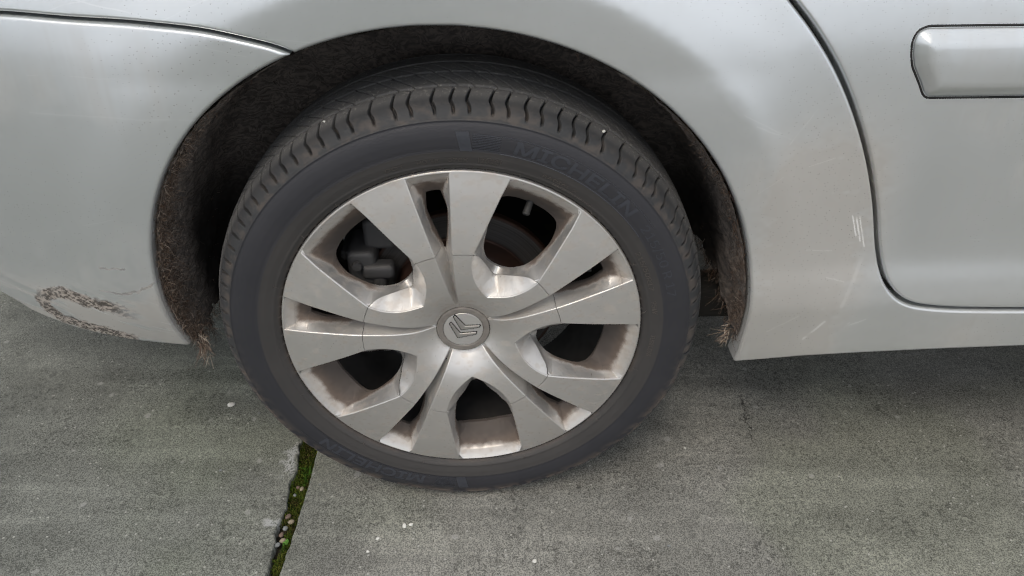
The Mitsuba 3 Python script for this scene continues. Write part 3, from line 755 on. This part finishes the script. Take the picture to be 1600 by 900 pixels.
def wheel_cover():
    import collections
    F, Hh, Gg = [], [], []          # feature points (2-D), heights and, on the faces and their rolled edges, the extra slope

    def add(p2, h, g=None):
        F.append(np.asarray(p2)); Hh.append(np.broadcast_to(h, len(p2)).astype(float)); Gg.append(np.zeros((len(p2), 2)) if g is None else g)

    step = .0012
    SL = 36.0                                    # slit axis against the petal's axis
    win = curve(np.vstack([P2([.2262], [11.85]), P2([.128], [20.14])])[[0, 1]], 1) if False else resample(np.vstack([P2([.2262], [11.85]), P2([.205], [13.25]), P2([.128], [20.14])]), step)
    scal = curve(P2([.128, .112, .0935, .0800, .0725, .069], [20.14, 20.0, 17.2, 11.0, 4.5, 0]), step)
    scal_c = curve(np.vstack([scal, scal[::-1][1:] * [1, -1]]), step)
    slit = resample(np.vstack([P2([.2288], [29.7]), P2([.128], [31.35])]), step)
    groove = curve(P2([.128, .100, .070, .050, .0352], [31.35, 31.75, 32.2, 32.6, 33.6]), step)
    hole = curve(np.c_[P2([.0990, .1000, .1040, .1120, .124, .142, .165, .180, .187, .190, .1915, .192], [0, 4.6, 8.6, 11.8, 13.9, 14.6, 14.3, 13.4, 12.2, 10, 5, 0]),
                       [.024, .024, .022, .019, .015, .013, .014, .022, .030, .034, .037, .037]], step)
    seam_e = curve(np.c_[P2([.128, .1225, .113, .1055, .0955, .0890], [20.14, 16.6, 13.2, 9.8, 4.9, 0]), [-.0137, -.0055, .003, .0075, .0150, .0195]], step)
    shole = curve(np.c_[P2([.1245, .140, .160, .176, .190, .198, .1985], [.55, 2.2, 3.6, 4.0, 3.1, 2.3, 0]), [.015, .018, .020, .020, .021, .022, .0225]], step)
    petals_face = []
    # outline of one face
    edge_side = np.vstack([slit, groove[1:]])            # rim to hub
    face = np.vstack([edge_side, P2(np.full(12, .0352), np.linspace(33.6, -33.6, 12))[1:-1], (edge_side * [1, -1])[::-1], P2(np.full(20, .2288), np.linspace(-29.7, -11.95, 20))[1:],
                      (win * [1, -1]), (scal * [1, -1])[1:], scal[::-1][1:], win[::-1][1:], P2(np.full(20, .2288), np.linspace(11.95, 29.7, 20))[:-1]])
    facep = Polygon(face).buffer(0)

    def both(c, h=None, g=None):
        a = np.asarray(c); h = h if h is not None else a[:, 2]
        add(a[:, :2], h, g); add(a[:, :2] * [1, -1], h, None if g is None else g * [1, -1])

    def offset(c, d):
        t = np.gradient(c, axis=0); t /= np.linalg.norm(t, axis=1, keepdims=True)
        return c + np.c_[-t[:, 1], t[:, 0]] * d

    # front edges with a small roll: inner line on the face, the edge, the start of the wall
    for c, sgn, drop in ((win, -1, .0016), (scal, -1, .0011), (slit, 1, .0016), (groove[1:], 1, .0014)):
        c = resample(c, .00042); h = YF(rad(c))
        o1 = offset(c, .001); sgn = -1 if shapely.contains_xy(facep, o1[:, 0], o1[:, 1]).mean() > .5 else 1     # which side is the face
        t_ = np.gradient(c, axis=0); t_ /= np.linalg.norm(t_, axis=1, keepdims=True)
        out_ = np.c_[-t_[:, 1], t_[:, 0]] * sgn
        for off_, dh, slope in ((-.0026, 0, 0), (-.0015, 0, .03), (-.0008, .00012, .38), (-.0001, .0007, 1.5)):
            inner = offset(c, sgn * off_)
            inside = shapely.contains_xy(facep, inner[:, 0], inner[:, 1])
            both(inner[inside], (YF(rad(inner)) + dh)[inside], (out_ * slope)[inside])
        both(offset(c, sgn * .0004), h + .0005 + drop, out_ * 3.5)
    both(hole)
    both(seam_e)
    # scallop crease
    cr = resample(np.c_[P2([.0695, .0885], [0, 0]), [-.0062, .0195]], step); add(cr[:, :2], cr[:, 2])
    # ring's inner edge in window and slit
    for a0, a1 in ((-11.75, 11.75), (SL - 5.4, SL + 5.4)):
        for r_, h_ in ((.2186, .0074), (.2172, .0088), (.2160, .0105)):
            p = P2(np.full(40, r_), np.linspace(a0, a1, 40)); add(p, h_)
    # creases where the ring's wall meets the spokes' walls
    for a_, b_, c_ in (((.2262, 11.85, -.0004), (.2172, 11.75, .0088), (.1872, 12.15, .0302)), ((.2288, 29.7, .0004), (.2172, 36 - 5.4, .0088), (.1985, 36 - 2.35, .0220))):
        l = np.array([[r_ * math.cos(math.radians(t_)), r_ * math.sin(math.radians(t_)), h_] for r_, t_, h_ in (a_, b_, c_)])
        both(resample(l, step)[1:-1])
    # groove floor and slit hole about the slit's axis
    def about_slit(p3):
        a = math.radians(SL); R = np.array([[math.cos(a), math.sin(a)], [-math.sin(a), math.cos(a)]])
        return p3[:, :2] @ R
    for sgn in (1, -1):
        q = about_slit(shole * [1, sgn, 1]); add(q, shole[:, 2])
    fl = resample(np.c_[P2([.0352, .06, .09, .120], [0, 0, 0, 0]), [.0128, .0110, .0112, .0135]], step)
    for off in (-.0008, .0008):
        add(about_slit(np.c_[fl[:, 0], fl[:, 1] + off]), fl[:, 2])
    p1 = np.vstack(F); h1 = np.concatenate(Hh); g1 = np.vstack(Gg)
    # five petals, then the circles
    ps, hs, gs = [], [], []
    for k in range(5):
        a = math.radians(AX + 72 * k); R = np.array([[math.cos(a), math.sin(a)], [-math.sin(a), math.cos(a)]])
        ps.append(p1 @ R); hs.append(h1); gs.append(g1 @ R)
    n = 1200
    ang = np.linspace(0, 360, n, endpoint=False)
    for r_, h_, s_ in ((.2318, .0060, 9), (.2317, .0030, 5), (.2312, .0010, 1.3), (.2304, .0002, .35), (.2292, 0.0, 0)):
        ps.append(P2(np.full(n, r_), ang)); hs.append(np.full(n, h_)); gs.append(P2(np.full(n, float(s_)), ang))
    for r_ in (.0352, .0362):
        m_ = P2(np.full(240, r_), np.linspace(0, 360, 240, endpoint=False)); ps.append(m_); hs.append(YF(rad(m_))); gs.append(np.zeros((240, 2)))
    p, h, gr = np.vstack(ps), np.concatenate(hs), np.vstack(gs)
    # hub groove mouths stay lower than the face: drop face-level circle points that lie in a groove
    angp = (np.degrees(np.arctan2(p[:, 1], p[:, 0])) - AX + 36) % 72 - 36
    inslit = (np.abs(angp) > 34.0) & (rad(p) < .037) & (h < .0124)
    p, h, gr = p[~inslit], h[~inslit], gr[~inslit]
    faces5 = shapely.union_all([shapely.affinity.rotate(facep, AX + 72 * k, origin=(0, 0)) for k in range(5)])
    _, iu = np.unique(np.round(p / .00012).astype(int), axis=0, return_index=True); p, h, gr = p[iu], h[iu], gr[iu]
    # fill the faces
    gx, gz = np.meshgrid(np.arange(-.232, .232, .0032), np.arange(-.232, .232, .0032))
    g = np.c_[gx.ravel(), gz.ravel()] + rng.normal(size=(gx.size, 2)) * .0002
    g = g[shapely.contains_xy(faces5, g[:, 0], g[:, 1])]
    g = g[cKDTree(p).query(g)[0] > .0022]
    p = np.vstack([p, g]); h = np.r_[h, YF(rad(g))]; gr = np.vstack([gr, np.zeros((len(g), 2))])
    # hub cover outline: across the spokes at r = .128, along the window's inner end, across the groove
    arc = P2(np.full(22, .128), np.linspace(36, 20.14, 22))
    hub = np.vstack([arc, seam_e[1:, :2]]); hub = np.vstack([hub, (hub * [1, -1])[::-1][1:]])
    hubo = np.vstack([hub @ np.array([[math.cos(b), math.sin(b)], [-math.sin(b), math.cos(b)]]) for b in [math.radians(AX - 72 * k) for k in range(5)]])
    hubp = Polygon(hubo).buffer(0)
    hubd = resample(np.array(hubp.exterior.coords), .0005)[:-1]
    hd = LinearNDInterpolator(p, h)(hubd)
    far = cKDTree(hubd).query(p)[0] > .00035
    gd = gr[cKDTree(p).query(hubd)[1]]
    p, h, gr = np.vstack([p[far], hubd]), np.r_[h[far], hd], np.vstack([gr[far], gd])
    rp = np.maximum(rad(p), 1e-6)
    slope = gr + p * (np.where(rp < .2295, YF.derivative()(np.clip(rp, .031, .2315)), 0) / rp)[:, None]
    normal = np.c_[slope[:, 0], -np.ones(len(p)), slope[:, 1]]; normal /= np.linalg.norm(normal, axis=1, keepdims=True)
    tri = Delaunay(p).simplices
    c = p[tri].mean(1)
    hp = Polygon(np.vstack([hole[:, :2], (hole[:, :2] * [1, -1])[::-1][1:-1]])).buffer(-1e-5)
    sp = Polygon(np.vstack([about_slit(shole), about_slit(shole * [1, -1, 1])[::-1][1:]])).buffer(-1e-5)
    holes = shapely.union_all([shapely.affinity.rotate(q, AX + 72 * k, origin=(0, 0)) for q in (hp, sp) for k in range(5)])
    rr = rad(c)
    tri = tri[~shapely.contains_xy(holes, c[:, 0], c[:, 1]) & (rr < .2319) & (rr > .0351)]
    a = p[tri]; ar = cross2(a[:, 1] - a[:, 0], a[:, 2] - a[:, 0])
    tri = tri[np.abs(ar) > 1e-12]; ar = ar[np.abs(ar) > 1e-12]; tri[ar < 0] = tri[ar < 0][:, ::-1]
    inside = shapely.contains_xy(hubp, *p[tri].mean(1).T)

    onface = shapely.contains_xy(faces5.buffer(.0007, quad_segs=4), p[:, 0], p[:, 1]) | (rad(p) > .2285)

    def split(f, shrink):
        """One side of the hub outline, its cut edge drawn back by half the joint and turned in."""
        e = np.sort(f[:, [0, 1, 1, 2, 2, 0]].reshape(-1, 2), axis=1)
        ue, cn = np.unique(e, axis=0, return_counts=True)
        b = ue[cn == 1]
        b = b[shapely.distance(shapely.points(p[b].mean(1)), hubp.exterior) < .0006]
        q = p.copy(); g = hubp.buffer(shrink).exterior
        for i in np.unique(b):
            t = g.interpolate(g.project(Point(p[i])))
            if math.hypot(t.x - p[i, 0], t.y - p[i, 1]) < .0012:
                q[i] = (t.x, t.y)
        v = np.c_[q[:, 0], h, q[:, 1]]; nv = len(v)
        m = trimesh.Trimesh(np.vstack([v, v + [0, .005, 0]]), np.vstack([f, np.c_[b[:, 0], b[:, 1], b[:, 1] + nv], np.c_[b[:, 0], b[:, 1] + nv, b[:, 0] + nv]]), process=False)
        # the faces with their rolled edges and the walls below them are shaded apart
        top = np.r_[onface[f].all(1), np.zeros(2 * len(b), bool)]
        face_, wall = trimesh.Trimesh(m.vertices, m.faces[top], process=False), trimesh.Trimesh(m.vertices, m.faces[~top], process=False)
        wall.remove_unreferenced_vertices()
        wv, wf, wn = meshkit.arrays(wall, 42)
        used = np.unique(face_.faces); new = np.zeros(len(m.vertices), int); new[used] = np.arange(len(used))
        return np.vstack([m.vertices[used], wv]), np.vstack([new[face_.faces], wf + len(used)]), np.vstack([normal[used], wn])

    hubm, ringm = split(tri[inside], -.00035), split(tri[~inside], .0003)
    # thickness at the holes' edges
    def skirt(c3, depth):
        n_ = len(c3); v = np.vstack([c3, c3 + [0, depth, 0]]); i = np.arange(n_ - 1)
        return trimesh.Trimesh(v, np.vstack([np.c_[i, i + 1, n_ + i + 1], np.c_[i, n_ + i + 1, n_ + i]]), process=False)
    sk = []
    for k in range(5):
        for s in (1, -1):
            for c3, turn in ((hole, AX), (shole, AX + 36)):
                a = math.radians(turn + 72 * k); x, z = c3[:, 0], c3[:, 1] * s
                sk.append(skirt(np.c_[x * math.cos(a) - z * math.sin(a), c3[:, 2], x * math.sin(a) + z * math.cos(a)], .005))
    sv, sf, sn = meshkit.arrays(cat(sk), 42)
    rv, rf, rn = ringm
    return hubm, (np.vstack([rv, sv]), np.vstack([rf, sf + len(rv)]), np.vstack([rn, sn]))


def put_normals(key, vfn, bsdf):
    v, f, n = vfn
    path = meshkit.write_ply(trimesh.Trimesh(v + [0, 0, H], f, process=False), True, normals=n)
    scene[key] = {'type': 'ply', 'filename': path, 'face_normals': False, 'bsdf': {'type': 'ref', 'id': bsdf}}


hubm, ringm = wheel_cover()
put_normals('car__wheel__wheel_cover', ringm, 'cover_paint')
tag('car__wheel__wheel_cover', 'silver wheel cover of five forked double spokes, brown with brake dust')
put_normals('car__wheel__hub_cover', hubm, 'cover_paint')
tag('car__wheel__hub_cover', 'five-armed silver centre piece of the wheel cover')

# emblem: grey ring, silver disc, two chevrons
put('car__wheel__emblem_ring', up(lathe([(.0345, .016), (.0345, .0100), (.0338, .0088), (.0325, .0084), (.0272, .0088), (.0266, .0094), (.0263, .0130)], 120)), 'emblem_ring_grey', smooth=40)
put('car__wheel__emblem_disc', up(lathe([(.0261, .0130), (.0261, .0098), (.0255, .0092), (.0001, .0088)], 120)), 'emblem_silver', smooth=40)
CH = [[(-.0101, .0246), (-.0122, .021), (-.0027, 0.), (.0209, .0036), (.0232, .0074), (.0026, .0071)], [(-.0155, .0133), (-.0176, .0099), (-.0077, -.0129), (.0167, -.0075), (.0179, -.0033), (-.004, -.0049)]]
for k, c in enumerate(CH):
    a, b = Polygon(c).buffer(-.0004).buffer(.0004), Polygon(c).buffer(-.0011)
    va = resample(np.array(a.exterior.coords), .0006)[:-1]; vb = resample(np.array(b.exterior.coords), .0006)[:-1]
    p = np.vstack([va, vb]); h = np.r_[np.full(len(va), .0090), np.full(len(vb), .0072)]
    tri = Delaunay(p).simplices; cc = p[tri].mean(1); tri = tri[shapely.contains_xy(a, cc[:, 0], cc[:, 1])]
    q = p[tri]; ar = cross2(q[:, 1] - q[:, 0], q[:, 2] - q[:, 0]); tri[ar < 0] = tri[ar < 0][:, ::-1]
    key = 'car__wheel__chevron' + ('_001' if k else '')
    put(key, up(trimesh.Trimesh(np.c_[p[:, 0], h, p[:, 1]], tri, process=False)), 'chevron_silver')
    rim_ = np.vstack([va, va[:1]])
    put('car__wheel__chevron_outline' + ('_001' if k else ''), up(tube(np.c_[rim_[:, 0], np.full(len(rim_), .0088), rim_[:, 1]], .0007, 6)), 'seal_black')
a = math.radians(-114.5)
put('car__wheel__drain_hole', up(trimesh.Trimesh(*(lambda m: (m.vertices @ np.array([[1, 0, 0], [0, 0, 1], [0, -1, 0]]) + [.0555 * math.cos(a), .0112, .0555 * math.sin(a)], m.faces))(trimesh.creation.cylinder(.0022, .004, sections=16)))), 'seal_black')

# behind the cover: steel rim, brake disc, caliper, valve, axle
put('car__wheel__rim', up(lathe([(.2275, .008), (.222, .010), (.2165, .016), (.205, .030), (.199, .045), (.1965, .060), (.190, .075), (.186, .100), (.186, .150), (.200, .172), (.212, .182), (.226, .186), (.228, .178)], 200)), 'dark_metal', smooth=40)
put('car__wheel__brake_disc', up(lathe([(.030, .052), (.078, .052), (.088, .056), (.0935, .066), (.0945, .084), (.0960, .0855), (.1325, .0855), (.1335, .087), (.1335, .097), (.060, .098)], 200)), 'disc_metal', smooth=30)
cal = [rounded_box((-.150, .055, .040), (-.112, .125, .092), .008), rounded_box((-.132, .050, .052), (-.088, .074, .074), .007), rounded_box((-.118, .052, .030), (-.100, .072, .070), .006),
       rounded_box((-.128, .072, .085), (-.085, .120, .130), .008), rounded_box((-.162, .080, .065), (-.140, .150, .080), .005), tube([(-.135, .052, .076), (-.135, .046, .076)], .006, 12)]
put('car__wheel__brake_caliper', up(cat(cal)), 'caliper_metal', smooth=40)
vd = np.array([.089, 0, .178]); vdir = np.array([-.35, -.62, -.70])
vp = np.array([.0925, .045, .1835])
put('car__wheel__tyre_valve', up(tube([vp, vp + vdir * .012, vp + vdir * .0125, vp + vdir * .030, vp + vdir * .0305, vp + vdir * .033], [.0048, .0048, .0042, .0046, .0050, .0040], 14)), 'valve_rubber', smooth=40)
put('car__axle_beam', up(cat([tube([(-.02, .10, -.02), (-.02, 1.45, -.02)], .030, 16), rounded_box((-.06, .10, -.06), (.40, .16, -.005), .012), tube([(-.13, .15, .02), (-.13, .15, .25)], .022, 14)])), 'underbody_black', smooth=40)
labels['car'] = {'label': 'silver car with a dirty rear wheel, scraped rear bumper and scratched wing standing on concrete', 'category': 'car'}

# ------------------------------------------------------------------ moss and pebbles in the joint, loose chips on the slabs
def moss():
    n = 26000
    y = rng.uniform(-.32, .60, n * 2)
    lo = np.interp(y, JL[::-1, 1], JL[::-1, 0]); hi = np.interp(y, JR[::-1, 1], JR[::-1, 0])
    u = rng.beta(1.1, 1.15, n * 2)
    x = lo + (hi - lo) * u
    dens = meshkit.fbm(np.c_[x * 55, y * 40, np.zeros(n * 2)], 3)
    keep = dens + .35 * (u - .2) + .30 * (np.abs(y - .045) < .05) > .38 
    x, y, u = x[keep][:n], y[keep][:n], u[keep][:n]
    n = len(x)
    z = -.0155 + rng.uniform(0, .006, n) + .006 * meshkit.fbm(np.c_[x * 120, y * 120, np.zeros(n)], 2)
    pal = np.array([(.035, .070, .012), (.075, .115, .018), (.105, .115, .024), (.024, .042, .008), (.085, .075, .028)])
    tone = meshkit.noise(np.c_[x * 60, y * 60, np.full(n, 3.)])
    pick = np.clip((tone * 5 + rng.normal(size=n) * .8).astype(int), 0, 4)
    return fibres(np.c_[x, y, z], rng.normal(size=(n, 3)) * .6 + [0, 0, .9], rng.uniform(.0018, .0045, n), rng.uniform(.0003, .0008, n), pal[pick] * rng.uniform(.7, 1.3, (n, 1)), .6)


mm, mc = moss()
put('moss', mm, 'moss_green', color=mc)
tag('moss', 'green moss filling the joint between the two concrete slabs', 'moss', kind='stuff')


def sprig():
    ms, cs = [], []
    g = np.random.default_rng(11)
    for k in range(16):
        a = g.uniform(0, 6.28); l = g.uniform(.004, .008); e = g.uniform(.2, .9)
        d = np.array([math.cos(a) * math.cos(e), math.sin(a) * math.cos(e), math.sin(e)]); s = np.cross(d, [0, 0, 1.]); s /= np.linalg.norm(s)
        b = np.array([0, 0, 0.])
        v = [b, b + d * l * .5 + s * l * .28, b + d * l, b + d * l * .5 - s * l * .28]
        ms.append(trimesh.Trimesh(v, [[0, 1, 2], [0, 2, 3]], process=False)); cs += [np.array((.10, .22, .045)) * g.uniform(.7, 1.2)] * 4
    m = cat(ms); m.apply_translation([-.2665, -.074, -.006]); return m, np.array(cs)


sm_, sc_ = sprig()
put('weed_sprig', sm_, 'moss_green', color=sc_)
tag('weed_sprig', 'small bright green leafy sprig among the pebbles in the joint', 'weed')
blades_r = np.c_[rng.uniform(-.262, -.254, 40), rng.uniform(.03, .075, 40), np.full(40, -.010)]
bm_, bc_ = fibres(blades_r, rng.normal(size=(40, 3)) * .5 + [0, 0, .7], rng.uniform(.008, .018, 40), np.full(40, .0006), np.array([(.06, .14, .02)]) * rng.uniform(.6, 1.3, (40, 1)), .5)
put('grass_tuft', bm_, 'moss_green', color=bc_)
tag('grass_tuft', 'thin green grass blades in the joint close to the tyre', 'grass')

PEB = [(-.2679, .0303, .0034, 'stone_red', 'brownish pebble in the mossy joint, beside a tan one'), (-.2614, .0275, .0036, 'stone_tan', 'pale tan pebble at the right of the pair high in the joint'),
       (-.2651, -.036, .0048, 'stone_tan', 'largest tan pebble in the middle of the mossy joint'), (-.2718, -.0263, .0046, 'stone_red', 'dark reddish pebble above the tan pebble in the joint'),
       (-.2712, -.0474, .0044, 'stone_grey', 'grey pebble below the tan pebble in the joint'), (-.2744, -.0586, .0052, 'stone_red', 'reddish brown stone lying by the left edge of the joint'),
       (-.2703, -.0689, .0046, 'stone_tan', 'yellowish stone just above the green sprig'), (-.2769, -.0764, .0042, 'stone_grey', 'small grey stone at the left of the green sprig'),
       (-.2697, .0151, .0026, 'stone_grey', 'tiny grey stone in the narrow upper joint')]
for k, (x, y, r, mt, lb) in enumerate(PEB):
    key = 'pebble' + (f'_{k:03d}' if k else '')
    put(key, pebble((x, y, -.0055), r, 20 + k, .7), mt, smooth=50)
    tag(key, lb, 'pebble', 'pebbles in the joint')
CHIP = [(-.42, .217, .0055, 'stone_white', 'white chip of stone on the concrete left of the tyre'), (-.096, -.0536, .0036, 'stone_white', 'larger white chip of the pair below the wheel'),
        (-.0868, -.0516, .0030, 'stone_white', 'smaller white chip at the right of the pair below the wheel'), (-.1328, -.0749, .0030, 'stone_white', 'white chip left of the pair below the wheel'),
        (-.144, -.0964, .0024, 'stone_white', 'small pale chip beside a pale streak below the wheel'), (.0906, -.1207, .0028, 'stone_white', 'white speck of stone at the bottom centre of the picture'),
        (.2839, -.1019, .0026, 'stone_grey', 'pale greenish chip on the concrete at the lower right'), (.3495, .087, .0020, 'stone_white', 'tiny pale chip on the concrete right of the tyre'),
        (.5172, .527, .0036, 'stone_white', 'white chip in the shade under the car'), (-.2334, .0304, .0018, 'stone_grey', 'dark speck of stone right of the joint by the tyre'),
        (-.3953, .0651, .0030, 'stone_grey', 'grey flat chip on the left slab'), (-.3658, .1941, .0024, 'stone_grey', 'small grey chip on the left slab close to the tyre')]
for k, (x, y, r, mt, lb) in enumerate(CHIP):
    key = 'stone_chip' + (f'_{k:03d}' if k else '')
    put(key, pebble((x, y, r * .25), r, 50 + k, .5), mt, smooth=50)
    tag(key, lb, 'stone chip', 'loose stone chips on the slabs')
# pinches of grit caught in the tread
for k, (a, y) in enumerate(((89.3, .0335), (117.6, .030), (57.6, .024))):
    r = .3155; a = math.radians(a); key = 'grit' + (f'_{k:03d}' if k else '')
    put(key, pebble((r * math.cos(a), y, r * math.sin(a) + H), .0019, 80 + k, .8), 'stone_white')
    tag(key, ('white grain of grit stuck in the tread at the top of the tyre', 'white grain of grit stuck in the tread at the upper left of the tyre', 'white grain of grit stuck in the tread at the upper right of the tyre')[k], 'grit', 'grit in the tread')
